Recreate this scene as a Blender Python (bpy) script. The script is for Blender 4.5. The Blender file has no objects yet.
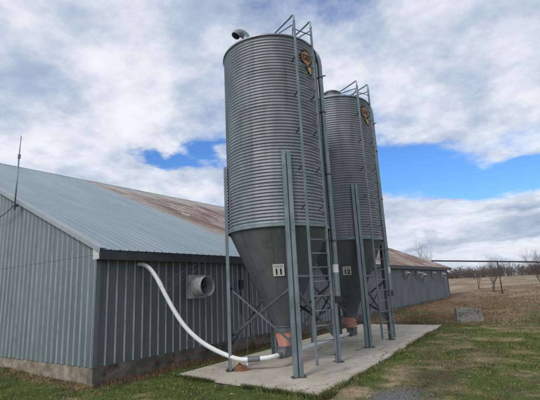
import bpy, math, random
import numpy as np
from mathutils import Vector, Matrix
random.seed(7); rng = np.random.default_rng(7)
scene = bpy.context.scene
COL = scene.collection

# ------------------------------------------------------------------ camera
CAM = Vector((8.033, -4.962, 1.7))
RW = Matrix(((0.81262976, 0.58080686, -0.04791929),
             (0.16191401, -0.14602052, 0.97594153),
             (0.55983633, -0.80083794, -0.21270139)))      # world -> camera
cd = bpy.data.cameras.new('camera'); cam = bpy.data.objects.new('camera', cd); COL.objects.link(cam)
cam.matrix_world = Matrix.Translation(CAM) @ RW.transposed().to_4x4()
cd.sensor_width = 36.0; cd.lens = 405.0 / 540.0 * 36.0; cd.clip_start = 0.05; cd.clip_end = 5000
scene.camera = cam
scene.render.resolution_x = 1024; scene.render.resolution_y = 759

# ------------------------------------------------------------------ node helpers
class NT:
    def __init__(s, tree): s.t = tree; s.n = tree.nodes; s.l = tree.links
    def node(s, typ, **kw):
        nd = s.n.new(typ)
        for k, v in kw.items(): setattr(nd, k, v)
        return nd
    def put(s, sock, v):
        if isinstance(v, bpy.types.NodeSocket): s.l.new(v, sock)
        elif v is not None:
            sock.default_value = v
    def m(s, op, a, b=None, c=None, clamp=False):
        nd = s.node('ShaderNodeMath', operation=op, use_clamp=clamp)
        s.put(nd.inputs[0], a); s.put(nd.inputs[1], b); s.put(nd.inputs[2], c)
        return nd.outputs[0]
    def vm(s, op, a, b=None):
        nd = s.node('ShaderNodeVectorMath', operation=op)
        s.put(nd.inputs[0], a); s.put(nd.inputs[1], b)
        return nd.outputs['Value'] if op in ('DOT_PRODUCT', 'LENGTH') else nd.outputs[0]
    def noise(s, vec, scale, detail=4, rough=0.55, dist=0.0):
        nd = s.node('ShaderNodeTexNoise')
        s.put(nd.inputs['Vector'], vec); s.put(nd.inputs['Scale'], scale)
        nd.inputs['Detail'].default_value = detail; nd.inputs['Roughness'].default_value = rough
        nd.inputs['Distortion'].default_value = dist
        return nd.outputs['Fac']
    def smooth(s, x, a, b, lo=0.0, hi=1.0):
        nd = s.node('ShaderNodeMapRange', interpolation_type='SMOOTHSTEP')
        s.put(nd.inputs[0], x)
        for i, v in enumerate((a, b, lo, hi)): s.put(nd.inputs[i + 1], v)
        return nd.outputs[0]
    def mix(s, f, a, b, mode='MIX'):
        nd = s.node('ShaderNodeMix', data_type='RGBA', blend_type=mode)
        s.put(nd.inputs[0], f)
        s.put(nd.inputs[6], a if not isinstance(a, tuple) else (*a[:3], 1))
        s.put(nd.inputs[7], b if not isinstance(b, tuple) else (*b[:3], 1))
        return nd.outputs[2]
    def comb(s, x, y, z):
        nd = s.node('ShaderNodeCombineXYZ')
        for i, v in enumerate((x, y, z)): s.put(nd.inputs[i], v)
        return nd.outputs[0]
    def sep(s, v):
        nd = s.node('ShaderNodeSeparateXYZ'); s.put(nd.inputs[0], v); return nd.outputs
    def mapping(s, vec, scale=(1, 1, 1), loc=(0, 0, 0), rot=(0, 0, 0)):
        nd = s.node('ShaderNodeMapping'); s.put(nd.inputs[0], vec)
        nd.inputs['Scale'].default_value = scale; nd.inputs['Location'].default_value = loc
        nd.inputs['Rotation'].default_value = rot
        return nd.outputs[0]

# ------------------------------------------------------------------ world: blue sky with broken cloud
SUN_EL, SUN_AZ = math.radians(40), math.radians(180)       # azimuth clockwise from +Y: low left, behind the camera
w = bpy.data.worlds.new('World'); scene.world = w; w.use_nodes = True
T = NT(w.node_tree); T.n.clear()
out = T.node('ShaderNodeOutputWorld')
sky = T.node('ShaderNodeTexSky', sky_type='NISHITA', sun_disc=False)
sky.sun_elevation = SUN_EL; sky.sun_rotation = SUN_AZ; sky.dust_density = 0.3; sky.ozone_density = 2.2; sky.air_density = 1.0
dirv = T.vm('NORMALIZE', T.node('ShaderNodeTexCoord').outputs['Generated'])
dx, dy, dz = T.sep(dirv)
dzc = T.m('MAXIMUM', dz, 0.0)
inv = T.m('DIVIDE', 1.0, T.m('ADD', dzc, 0.26))
plane = T.comb(T.m('MULTIPLY', dx, inv), T.m('MULTIPLY', dy, inv), 0.0)      # cloud deck
az = T.m('ARCTAN2', dx, dy); el = T.m('ARCSINE', dz)
warp = T.m('SUBTRACT', T.noise(T.mapping(dirv, (3, 3, 7)), 2.0, 5), 0.5)
warp2 = T.m('SUBTRACT', T.noise(T.mapping(dirv, (3, 3, 7), (5.2, 1.3, 7.7)), 2.2, 5), 0.5)
azw = T.m('ADD', az, T.m('MULTIPLY', warp2, 0.30)); elw = T.m('ADD', el, T.m('MULTIPLY', warp, 0.14))
def gauss(a0, e0, sa, se, amp):
    u = T.m('DIVIDE', T.m('SUBTRACT', azw, a0), sa); v = T.m('DIVIDE', T.m('SUBTRACT', elw, e0), se)
    r2 = T.m('ADD', T.m('MULTIPLY', u, u), T.m('MULTIPLY', v, v))
    return T.m('MULTIPLY', T.m('POWER', 2.71828, T.m('MULTIPLY', r2, -1.0)), amp)
cov = T.m('ADD', T.m('MULTIPLY', T.noise(plane, 1.25, 12, 0.62, 0.15), 1.0), 0.145)
gaps = [(-0.30, 0.262, 0.15, 0.046, 0.50), (-0.03, 0.205, 0.22, 0.030, 0.50), (-0.875, 0.316, 0.06, 0.018, 0.27), (-0.76, 0.335, 0.05, 0.024, 0.28),
        (-0.50, 0.66, 0.22, 0.12, 0.14), (-0.40, 0.40, 0.08, 0.06, 0.12), (-1.0, 0.67, 0.2, 0.03, 0.10)]
for g in gaps: cov = T.m('SUBTRACT', cov, gauss(*g))
low = T.smooth(el, 0.20, 0.10)                                             # layered stratus low down
cov = T.m('ADD', cov, T.m('MULTIPLY', low, 0.30))
dens = T.smooth(cov, 0.42, 0.62)
tone = T.m('ADD', T.m('MULTIPLY', T.noise(plane, 2.1, 9, 0.58, 0.2), 0.62), T.m('MULTIPLY', T.noise(T.mapping(plane, (1, 1, 1), (4.1, 2.2, 0)), 5.5, 9, 0.6, 0.0), 0.38))
band = T.noise(T.comb(T.m('MULTIPLY', az, 1.6), T.m('MULTIPLY', elw, 26.0), 3.1), 1.0, 5, 0.55)
tone = T.m('ADD', T.m('MULTIPLY', tone, T.m('SUBTRACT', 1.0, T.m('MULTIPLY', low, 0.6))), T.m('MULTIPLY', T.m('MULTIPLY', band, low), 0.6))
thick = T.smooth(tone, 0.35, 0.64)
ccol = T.mix(thick, (0.40, 0.485, 0.65), (0.93, 0.97, 1.02))
ccol = T.mix(T.m('MULTIPLY', low, 0.5), ccol, T.mix(thick, (0.29, 0.36, 0.47), (0.86, 0.90, 0.97)))
bg1 = T.node('ShaderNodeBackground'); T.l.new(T.mix(1.0, sky.outputs[0], (0.55, 0.88, 1.30), 'MULTIPLY'), bg1.inputs[0]); bg1.inputs[1].default_value = 0.093
bg2 = T.node('ShaderNodeBackground'); T.l.new(ccol, bg2.inputs[0]); bg2.inputs[1].default_value = 0.70
mx = T.node('ShaderNodeMixShader'); T.l.new(T.m('MULTIPLY', dens, 0.97), mx.inputs[0])
T.l.new(bg1.outputs[0], mx.inputs[1]); T.l.new(bg2.outputs[0], mx.inputs[2]); T.l.new(mx.outputs[0], out.inputs[0])

# ------------------------------------------------------------------ sun (veiled) and exposure
sd = bpy.data.lights.new('sun', 'SUN'); sd.energy = 1.5; sd.angle = math.radians(20); sd.color = (1.0, 0.96, 0.90)
so = bpy.data.objects.new('sun', sd); COL.objects.link(so)
sdir = Vector((math.sin(SUN_AZ) * math.cos(SUN_EL), math.cos(SUN_AZ) * math.cos(SUN_EL), math.sin(SUN_EL)))
so.rotation_euler = sdir.to_track_quat('Z', 'Y').to_euler(); so.location = (0, -20, 30)
vs = scene.view_settings; vs.view_transform = 'Standard'; vs.look = 'None'; vs.exposure = 0.48; vs.gamma = 1.0; vs.use_curve_mapping = False

# ------------------------------------------------------------------ materials
MATS = {}
def mat(name, c1, c2=None, scale=4.0, stretch=(1, 1, 1), rough=0.6, metal=0.0, bump=0.0, bscale=30.0,
        spots=None, spec=0.4, detail=5, attr=None, rvar=0.1, streak=None, pale=None, cracks=None):
    m = bpy.data.materials.new(name); m.use_nodes = True
    t = NT(m.node_tree); b = t.n['Principled BSDF']
    co = t.node('ShaderNodeTexCoord').outputs['Object']
    geo = t.node('ShaderNodeNewGeometry').outputs['Position']
    nz = t.noise(t.mapping(geo, stretch), scale, detail, 0.6)
    c2 = c2 or c1
    c = t.mix(t.smooth(nz, 0.3, 0.7), c1, c2)
    if attr:
        at = t.node('ShaderNodeAttribute', attribute_name=attr).outputs['Color']
        c = t.mix(1.0, at, t.mix(t.smooth(nz, 0.25, 0.75), (0.62, 0.62, 0.62), (1.35, 1.35, 1.35)), 'MULTIPLY')
    if streak:      # colour, scale vec, lo, hi
        c = t.mix(t.smooth(t.noise(t.mapping(geo, streak[1]), 1.0, 6, 0.65), streak[2], streak[3]), c, streak[0])
    if spots:       # colour, scale, lo, hi
        c = t.mix(t.smooth(t.noise(geo, spots[1], 6, 0.65), spots[2], spots[3]), c, spots[0])
    if cracks:      # colour, cell scale: hairline cracks in the pour
        vo = t.node('ShaderNodeTexVoronoi', feature='DISTANCE_TO_EDGE'); vo.inputs['Scale'].default_value = cracks[1]
        wob = t.vm('ADD', geo, t.vm('MULTIPLY', t.comb(t.noise(geo, 3.0, 5), t.noise(geo, 3.7, 5), 0.0), (.35, .35, 0)))
        t.l.new(wob, vo.inputs['Vector'])
        c = t.mix(t.m('MULTIPLY', t.smooth(vo.outputs[0], .008, .002), t.smooth(t.noise(geo, .8, 2), .45, .6)), c, cracks[0])
    if pale:        # colour, x from, x to: zinc still sound on this side
        px = t.m('ADD', t.sep(geo)[0], t.m('MULTIPLY', t.m('SUBTRACT', t.noise(t.mapping(geo, (.15, 1.2, .15)), 1.0, 5, .6), .5), 6.0))
        c = t.mix(t.m('MULTIPLY', t.smooth(px, pale[2], pale[1]), .8), c, pale[0])
        py = t.m('ADD', t.sep(geo)[1], t.m('MULTIPLY', t.m('SUBTRACT', t.noise(t.mapping(geo, (.5, .9, .5)), 1.0, 6, .65), .5), 5.0))
        c = t.mix(t.m('MULTIPLY', t.smooth(py, 7.6, 6.4), .7), c, (.30, .27, .235))
    t.l.new(c, b.inputs['Base Color'])
    b.inputs['Metallic'].default_value = metal
    t.l.new(t.m('ADD', rough - rvar, t.m('MULTIPLY', nz, 2 * rvar)), b.inputs['Roughness'])
    b.inputs['Specular IOR Level'].default_value = spec
    if bump:
        bn = t.node('ShaderNodeBump'); bn.inputs['Strength'].default_value = 1.0; bn.inputs['Distance'].default_value = bump
        t.l.new(t.noise(geo, bscale, 5, 0.6), bn.inputs['Height']); t.l.new(bn.outputs[0], b.inputs['Normal'])
    MATS[name] = m
    return m
mat('galv', (0.215, 0.248, 0.27), (0.295, 0.332, 0.356), 3.0, (1, 1, .5), 0.50, 0.45, 0.0008, 60, streak=((0.135, 0.16, 0.168), (4, 4, .30), .50, .82), spots=((.30, .33, .33), 1.6, .56, .8))
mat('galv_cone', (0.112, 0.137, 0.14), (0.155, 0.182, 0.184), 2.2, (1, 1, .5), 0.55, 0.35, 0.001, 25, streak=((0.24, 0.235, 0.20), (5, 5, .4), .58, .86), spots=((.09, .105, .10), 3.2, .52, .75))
mat('galv_leg', (0.17, 0.212, 0.228), (0.26, 0.31, 0.325), 6.0, (1, 1, .4), 0.48, 0.5, 0.0006, 70, spots=((0.16, .17, .165), 3.0, .58, .75))
mat('brace', (0.10, 0.125, 0.135), (0.17, 0.20, 0.21), 5, rough=0.5, metal=0.4)
mat('galv_dark', (0.07, 0.08, 0.085), (0.12, 0.13, 0.135), 7, rough=0.55, metal=0.4)
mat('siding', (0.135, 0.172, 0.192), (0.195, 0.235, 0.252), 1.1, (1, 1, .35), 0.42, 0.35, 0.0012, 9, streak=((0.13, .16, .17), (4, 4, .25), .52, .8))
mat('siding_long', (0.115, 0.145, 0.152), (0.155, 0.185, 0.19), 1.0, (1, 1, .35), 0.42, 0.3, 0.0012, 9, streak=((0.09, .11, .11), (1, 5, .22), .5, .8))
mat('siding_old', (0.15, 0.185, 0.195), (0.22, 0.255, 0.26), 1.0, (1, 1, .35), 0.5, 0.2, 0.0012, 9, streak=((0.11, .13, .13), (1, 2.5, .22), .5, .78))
mat('rib_lit', (0.30, 0.34, 0.35), (0.39, 0.43, 0.435), 2.0, (1, 1, .6), 0.45, 0.2, spots=((.22, .25, .25), 2.5, .5, .75))  # paler copy of the siding: light along the ribs put into the colour
mat('roof_new', (0.225, 0.275, 0.315), (0.275, 0.325, 0.36), 0.9, (.4, 1, .4), 0.58, 0.10, 0.001, 8, streak=((0.21, .25, .275), (.25, 4, .25), .52, .8))
mat('roof_rust', (0.17, 0.105, 0.08), (0.33, 0.29, 0.265), 0.6, (.25, 1.2, .25), 0.7, 0.05, 0.001, 20,
    streak=((0.105, 0.055, 0.042), (.40, 3.4, .40), .44, .62), spots=((0.36, .34, .325), .8, .53, .66), pale=((.33, .32, .31), -11.4, -8.8))
mat('fascia', (0.05, 0.06, 0.063), (0.08, 0.09, 0.092), 3, (1, 1, 1), 0.5, 0.1)
mat('trim', (0.27, 0.31, 0.325), (0.34, 0.375, 0.385), 3, rough=0.42, metal=0.3, spots=((.26, .2, .15), 5, .62, .8))
mat('pale_cap', (0.42, 0.43, 0.43), (0.56, 0.56, 0.55), 8, rough=0.6, spots=((.26, .17, .11), 9, .52, .68))
mat('concrete', (0.40, 0.355, 0.285), (0.50, 0.455, 0.38), 1.4, rough=0.92, bump=0.004, bscale=60, streak=((.29, .255, .20), (2.3, 2.3, 2.3), .52, .75), spots=((.35, .315, .255), 14, .5, .72), spec=.15, cracks=((.13, .115, .09), .55))
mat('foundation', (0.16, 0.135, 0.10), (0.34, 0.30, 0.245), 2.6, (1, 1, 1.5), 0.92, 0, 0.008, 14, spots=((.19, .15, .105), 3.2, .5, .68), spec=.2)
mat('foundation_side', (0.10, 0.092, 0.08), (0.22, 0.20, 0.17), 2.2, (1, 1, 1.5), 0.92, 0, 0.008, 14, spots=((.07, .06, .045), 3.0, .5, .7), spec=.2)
mat('block', (0.13, 0.125, 0.11), (0.25, 0.24, 0.21), 3, rough=0.92, bump=0.01, bscale=18, spots=((.07, .07, .05), 5, .5, .66), streak=((.34, .33, .29), (2, 2, 7), .55, .72), spec=.2)
mat('pvc', (0.70, 0.71, 0.71), (0.78, 0.78, 0.77), 3, rough=0.35, spots=((.52, .5, .45), 6, .6, .8))
mat('plastic_grey', (0.11, 0.118, 0.125), (0.16, 0.168, 0.175), 8, rough=0.5)
mat('boot_red', (0.60, 0.225, 0.165), (0.68, 0.33, 0.26), 6, rough=0.45, spots=((.45, .22, .17), 8, .56, .8))
mat('fan_white', (0.34, 0.365, 0.37), (0.46, 0.48, 0.48), 4, rough=0.5, spots=((.20, .18, .15), 6, .52, .72))
mat('hood_white', (0.58, 0.58, 0.56), (0.68, 0.68, 0.66), 4, rough=0.5, spots=((.36, .33, .28), 6, .54, .74))
mat('fan_dark', (0.025, 0.023, 0.021), (0.06, 0.05, 0.045), 9, rough=0.7)
mat('fan_blade', (0.10, 0.085, 0.075), (0.16, 0.14, 0.125), 9, rough=0.6)
mat('plate', (0.66, 0.68, 0.66), (0.72, 0.73, 0.71), 9, rough=0.5)
mat('black', (0.012, 0.012, 0.013), (0.02, 0.02, 0.02), 9, rough=0.55)
mat('print_grey', (0.25, 0.26, 0.25), None, 9, rough=0.6)
mat('emblem_orange', (0.50, 0.18, 0.03), (0.56, 0.22, 0.05), 9, rough=0.5)
mat('emblem_yellow', (0.66, 0.36, 0.06), (0.70, 0.42, 0.09), 9, rough=0.5)
mat('emblem_black', (0.014, 0.011, 0.01), None, 9, rough=0.6)
mat('wire', (0.16, 0.165, 0.17), None, 9, rough=0.5, metal=.5)
mat('steel_dark', (0.022, 0.023, 0.026), (0.045, 0.043, 0.042), 5, rough=0.6)
mat('bark', (0.085, 0.068, 0.06), (0.14, 0.118, 0.105), 6, rough=0.9, spec=.15)
mat('far_bark', (0.10, 0.082, 0.080), (0.135, 0.112, 0.105), 0.05, rough=0.95, spec=.1)
mat('heap', (0.12, 0.06, 0.038), (0.24, 0.12, 0.07), 10, rough=0.95, bump=.01, bscale=30, spec=.15)
mat('gravel', (0.09, 0.09, 0.09), (0.20, 0.195, 0.19), 20, rough=0.95, spec=.15)
mat('ground', (1, 1, 1), None, 9.0, rough=0.97, bump=0.03, bscale=22, attr='col', spec=.1, detail=8, rvar=.01)
mat('blades', (1, 1, 1), None, 3.0, rough=0.75, attr='col', spec=.2, rvar=.02)

# ------------------------------------------------------------------ mesh helpers
class MB:
    def __init__(s): s.v = []; s.f = []
    def add(s, vs, fs):
        o = len(s.v); s.v += [tuple(p) for p in vs]; s.f += [tuple(i + o for i in f) for f in fs]; return s
    def box(s, x0, x1, y0, y1, z0, z1):
        v = [(x, y, z) for z in (z0, z1) for y in (y0, y1) for x in (x0, x1)]
        return s.add(v, [(0, 2, 3, 1), (4, 5, 7, 6), (0, 1, 5, 4), (2, 6, 7, 3), (0, 4, 6, 2), (1, 3, 7, 5)])
    def obox(s, c, ax, ay, az):        # centre + three half-axis vectors
        c, ax, ay, az = map(Vector, (c, ax, ay, az))
        v = [c + i * ax + j * ay + k * az for k in (-1, 1) for j in (-1, 1) for i in (-1, 1)]
        return s.add(v, [(0, 2, 3, 1), (4, 5, 7, 6), (0, 1, 5, 4), (2, 6, 7, 3), (0, 4, 6, 2), (1, 3, 7, 5)])
    def bar(s, a, b, w, t, up=(0, 0, 1)):   # rectangular bar a->b
        a, b = Vector(a), Vector(b); d = (b - a).normalized(); n = d.cross(Vector(up))
        if n.length < 1e-4: n = d.cross(Vector((1, 0, 0)))
        n.normalize(); u = n.cross(d).normalized()
        return s.obox((a + b) / 2, d * (b - a).length / 2, n * w / 2, u * t / 2)
    def tube(s, pts, r, seg=8, cap=True, radii=None):
        pts = [Vector(p) for p in pts]; n = len(pts); rings = []
        ref = None
        for i, p in enumerate(pts):
            d = (pts[min(i + 1, n - 1)] - pts[max(i - 1, 0)]).normalized()
            if ref is None:
                ref = d.orthogonal().normalized()
            ref = (ref - d * ref.dot(d)).normalized()
            bn = d.cross(ref); rr = radii[i] if radii else r
            rings.append([p + rr * (math.cos(2 * math.pi * k / seg) * ref + math.sin(2 * math.pi * k / seg) * bn) for k in range(seg)])
        v = [q for ring in rings for q in ring]
        f = [(i * seg + k, i * seg + (k + 1) % seg, (i + 1) * seg + (k + 1) % seg, (i + 1) * seg + k) for i in range(n - 1) for k in range(seg)]
        if cap: f += [tuple(range(seg))[::-1], tuple((n - 1) * seg + k for k in range(seg))]
        return s.add(v, f)
    def lathe(s, prof, seg=48, c=(0, 0, 0), a0=0.0, a1=2 * math.pi):
        full = abs(a1 - a0 - 2 * math.pi) < 1e-6; n = seg if full else seg + 1
        v = [(c[0] + r * math.cos(a0 + (a1 - a0) * k / seg), c[1] + r * math.sin(a0 + (a1 - a0) * k / seg), c[2] + z) for r, z in prof for k in range(n)]
        f = []
        for i in range(len(prof) - 1):
            for k in range(seg):
                k2 = (k + 1) % n
                f.append((i * n + k, i * n + k2, (i + 1) * n + k2, (i + 1) * n + k))
        return s.add(v, f)
    def extrude(s, prof, a, b, ux, uy):      # 2D closed profile swept a->b
        ux, uy, a, b = map(Vector, (ux, uy, a, b)); n = len(prof)
        v = [a + ux * p[0] + uy * p[1] for p in prof] + [b + ux * p[0] + uy * p[1] for p in prof]
        f = [(i, (i + 1) % n, n + (i + 1) % n, n + i) for i in range(n)] + [tuple(range(n))[::-1], tuple(range(n, 2 * n))]
        return s.add(v, f)
    def mesh(s, name, material, smooth=False, angle=None):
        me = bpy.data.meshes.new(name); me.from_pydata(s.v, [], s.f)
        me.materials.append(MATS[material])
        if smooth:
            me.shade_smooth()
            if angle: me.set_sharp_from_angle(angle=math.radians(angle))
        me.update(); return me
    def build(s, name, material, parent=None, smooth=False, angle=None, loc=None):
        return link(name, s.mesh(name, material, smooth, angle), parent, loc)
def link(name, me, parent=None, loc=None):
    o = bpy.data.objects.new(name, me); COL.objects.link(o)
    if parent: o.parent = parent
    if loc is not None: o.location = loc
    return o
def tag(o, label=None, cat=None, group=None, kind=None):
    if label: o['label'] = label
    if cat: o['category'] = cat
    if group: o['group'] = group
    if kind: o['kind'] = kind
    return o
def empty(name, loc, label, cat, group=None):
    o = bpy.data.objects.new(name, None); COL.objects.link(o); o.location = loc; o.empty_display_size = .3
    return tag(o, label, cat, group)
def copy_tree(o, parent=None):
    c = o.copy(); COL.objects.link(c); c.parent = parent
    for ch in list(o.children): copy_tree(ch, c)
    return c
def spline(pts, n=8):
    P = [Vector(p) for p in pts]; P = [2 * P[0] - P[1]] + P + [2 * P[-1] - P[-2]]; o = []
    for i in range(1, len(P) - 2):
        for k in range(n):
            t = k / n
            o.append(0.5 * ((2 * P[i]) + (P[i + 1] - P[i - 1]) * t + (2 * P[i - 1] - 5 * P[i] + 4 * P[i + 1] - P[i + 2]) * t * t + (-P[i - 1] + 3 * P[i] - 3 * P[i + 1] + P[i + 2]) * t ** 3))
    return o + [P[-2]]

# ------------------------------------------------------------------ terrain
def vnoise(x, y, seed=0):
    xi = np.floor(x).astype(np.int64); yi = np.floor(y).astype(np.int64); xf = x - xi; yf = y - yi
    def h(a, b):
        n = (a * 374761393 + b * 668265263 + seed * 974634777) & 0xffffffff
        n = ((n ^ (n >> 13)) * 1274126177) & 0xffffffff
        return ((n ^ (n >> 16)) & 0xffff) / 65535.0
    u = xf * xf * (3 - 2 * xf); v = yf * yf * (3 - 2 * yf)
    return (h(xi, yi) * (1 - u) + h(xi + 1, yi) * u) * (1 - v) + (h(xi, yi + 1) * (1 - u) + h(xi + 1, yi + 1) * u) * v
def fbm(x, y, seed=0, o=4):
    s = 0; a = .5; t = 0
    for i in range(o):
        s = s + a * vnoise(x, y, seed + i * 17); t += a; x = x * 2.03 + 3.1; y = y * 2.03 + 1.7; a *= .55
    return s / t
def sst(x, a, b):
    t = np.clip((x - a) / (b - a), 0, 1); return t * t * (3 - 2 * t)
SLAB = np.array([(0.98, 1.33), (4.57, 1.06), (4.42, 4.3), (3.90, 12.1), (0.55, 12.15), (0.86, 5.0)])
def slab_dist(x, y):        # signed distance, negative inside (approx. convex polygon)
    d = np.full(np.shape(x), -1e9)
    n = len(SLAB)
    for i in range(n):
        a = SLAB[i]; b = SLAB[(i + 1) % n]; e = b - a; e = e / np.linalg.norm(e)
        d = np.maximum(d, (x - a[0]) * e[1] - (y - a[1]) * e[0])
    return d
def height(x, y):
    x = np.asarray(x, float); y = np.asarray(y, float)
    z = -0.045 + 0.0165 * np.clip(y - 12.5, 0, 20.5) + 0.0072 * np.clip(y - 33, 0, 500)
    z = z + (fbm(x * .9, y * .9, 5, 4) - .5) * .09 * sst(slab_dist(x, y), 0.0, .5)
    z = z + (fbm(x * .16, y * .16, 9, 3) - .5) * .5 * sst(y, 14, 40)
    z = z + .30 * np.exp(-((x - 9) / 5.) ** 2 - ((y - 46) / 9.) ** 2)
    z = z + .11 * sst(-x, .3, 4.2) * sst(y, -2.5, -.3) * (y < 2)
    nearwall = np.exp(-np.maximum(np.abs(x), 0) / .35) * sst(y, -.2, .4)
    z = z + .06 * nearwall * sst(y, 3, 8)
    return np.where(slab_dist(x, y) < 0.0, -0.10, z)
def zone_color(x, y):
    n1 = fbm(x * 1.3, y * 1.3, 21, 5); n2 = fbm(x * .45 + 9, y * .45, 33, 4); n3 = fbm(x * 4, y * 4, 41, 3)
    sdist = slab_dist(x, y)
    green = np.stack([.064 + .035 * n3, .092 + .042 * n3, .026 + .01 * n3], -1)
    straw = np.array([.27, .20, .115]); soil = np.array([.085, .062, .043]); tan = np.array([.32, .255, .175]); weed = np.array([.145, .105, .068])
    grav = np.array([.135, .133, .130])
    c = green.copy()
    def lay(c, col, wgt): return c * (1 - wgt[..., None]) + np.asarray(col) * wgt[..., None]
    c = lay(c, straw, sst(n1, .56, .74) * .75)
    # right-hand verge is drier
    dry = sst(x, 4.2, 5.4) * sst(y, .5, 3)
    c = lay(c, straw * .72, dry * sst(n2 * .5 + n1 * .5, .47, .66) * .7)
    c = lay(c, (.105, .082, .052), sst(fbm(x * 2.3, y * 2.3, 63, 4), .55, .7) * .55 * dry)
    c = lay(c, (.30, .235, .14), sst(fbm(x * 1.1, y * 2.0, 67, 4), .58, .7) * .7 * dry)
    # strip along the barn walls
    gw = np.exp(-(np.clip(-y, 0, 9) / .42) ** 2) * (x < .3)
    c = lay(c, (.215, .15, .085), gw * sst(n1, .25, .55) * .95)
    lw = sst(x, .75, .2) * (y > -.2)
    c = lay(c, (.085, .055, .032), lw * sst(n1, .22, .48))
    # dead patch and track by the pad's near corner
    d = np.exp(-((x - 5.0) / .42) ** 2 - ((y - 2.5) / 1.3) ** 2); c = lay(c, (.33, .25, .155), np.clip(d * 1.5 * sst(n1, .3, .55), 0, 1))
    d = np.exp(-((x - 1.3) / .7) ** 2 - ((y - .75) / .22) ** 2); c = lay(c, (.30, .22, .13), np.clip(d * 1.3 * sst(n1, .35, .6), 0, 1))
    d = np.exp(-((x - 5.65 - .1 * (y - 2)) / .30) ** 2 - ((y - 2.9) / 1.6) ** 2); c = lay(c, soil, np.clip(d * 1.2 * sst(n3, .3, .6), 0, 1))
    d = np.exp(-((x - 5.62) / .42) ** 2 - ((y - 1.5) / .75) ** 2); c = lay(c, grav, sst(d + (n1 - .5) * .9, .38, .75))
    # weedy brown ground behind the pad, stubble field beyond
    b = sst(y + (n2 - .5) * 4 + .25*(4-x).clip(-6,4), 12.3, 14.2); c = lay(c, weed * (.7 + .8 * n3)[..., None], b * .9)
    c = lay(c, (.25, .18, .10), b * sst(n1, .5, .68) * .8)
    c = lay(c, green * 1.05, b * sst(n2, .56, .7) * .6 * sst(y, 40, 14))
    fld = sst(y + (n2 - .5) * 14 - .5 * x, 20, 34)
    n4 = fbm(x * .12, y * .05, 55, 5)
    c = lay(c, tan * (.30 + 1.35 * n4)[..., None], fld * .92)
    c = lay(c, (.17, .125, .095), fld * sst(fbm(x * .35, y * .12, 58, 4), .5, .66) * .6)
    c = lay(c, (.15, .105, .07), fld * sst(n2, .52, .68) * .55)
    return c
def axis(segs):
    o = []
    for a, b, n in segs: o += list(np.linspace(a, b, n, endpoint=False))
    return np.array(o + [segs[-1][1]])
gx = axis([(-900, -60, 24), (-60, -8, 60), (-8, 10, 200), (10, 30, 50), (30, 900, 30)])
gy = axis([(-300, -10, 20), (-10, -3, 20), (-3, 15, 200), (15, 50, 150), (50, 130, 90), (130, 1400, 60)])
GX, GY = np.meshgrid(gx, gy)
GZ = height(GX, GY)
nx, ny = len(gx), len(gy)
V = np.stack([GX, GY, GZ], -1).reshape(-1, 3)
idx = np.arange(nx * ny).reshape(ny, nx)
F = np.stack([idx[:-1, :-1], idx[:-1, 1:], idx[1:, 1:], idx[1:, :-1]], -1).reshape(-1, 4)
def np_mesh(name, V, F, colors, material, smooth=False):
    me = bpy.data.meshes.new(name); k = F.shape[1]
    me.vertices.add(len(V)); me.vertices.foreach_set('co', V.astype(np.float32).ravel())
    me.loops.add(F.size); me.loops.foreach_set('vertex_index', F.astype(np.int32).ravel())
    me.polygons.add(len(F)); me.polygons.foreach_set('loop_start', np.arange(0, F.size, k, dtype=np.int32))
    me.update(calc_edges=True)
    if colors is not None:
        a = me.color_attributes.new('col', 'FLOAT_COLOR', 'POINT')
        a.data.foreach_set('color', np.concatenate([colors, np.ones((len(V), 1))], 1).astype(np.float32).ravel())
    me.materials.append(MATS[material])
    if smooth: me.shade_smooth()
    return me
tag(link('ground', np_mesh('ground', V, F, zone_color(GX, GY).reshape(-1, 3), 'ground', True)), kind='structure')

# ------------------------------------------------------------------ concrete pad (poured in bays)
pad = MB()
# bottom bed, a little smaller, under the bays
bed = [(SLAB[:, 0].mean() + (p[0] - SLAB[:, 0].mean()) * .985, SLAB[:, 1].mean() + (p[1] - SLAB[:, 1].mean()) * .985) for p in SLAB]
pad.extrude(bed, (0, 0, -.16), (0, 0, -.03), (1, 0, 0), (0, 1, 0))
pad_o = tag(pad.build('concrete_pad', 'concrete'), kind='structure')
def xl(y):
    return np.interp(y, [1.33, 5.0, 12.15], [.98, .86, .55])
def xr_(y):
    return np.interp(y, [1.06, 4.3, 12.1], [4.57, 4.42, 3.90])
cuts = [None, 4.9, 8.6, None]
for i in range(3):
    f0 = ((xl(1.33), 1.33), (xr_(1.06), 1.06)) if i == 0 else ((xl(cuts[i]), cuts[i] + .006), (xr_(cuts[i]), cuts[i] - .10))
    f1 = ((.55, 12.15), (3.90, 12.10)) if i == 2 else ((xl(cuts[i + 1]), cuts[i + 1] - .006), (xr_(cuts[i + 1]), cuts[i + 1] - .112))
    b = MB(); b.extrude([f0[0], f0[1], f1[1], f1[0]], (0, 0, -.035), (0, 0, .0), (1, 0, 0), (0, 1, 0))
    b.build('slab_bay', 'concrete', pad_o)

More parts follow.
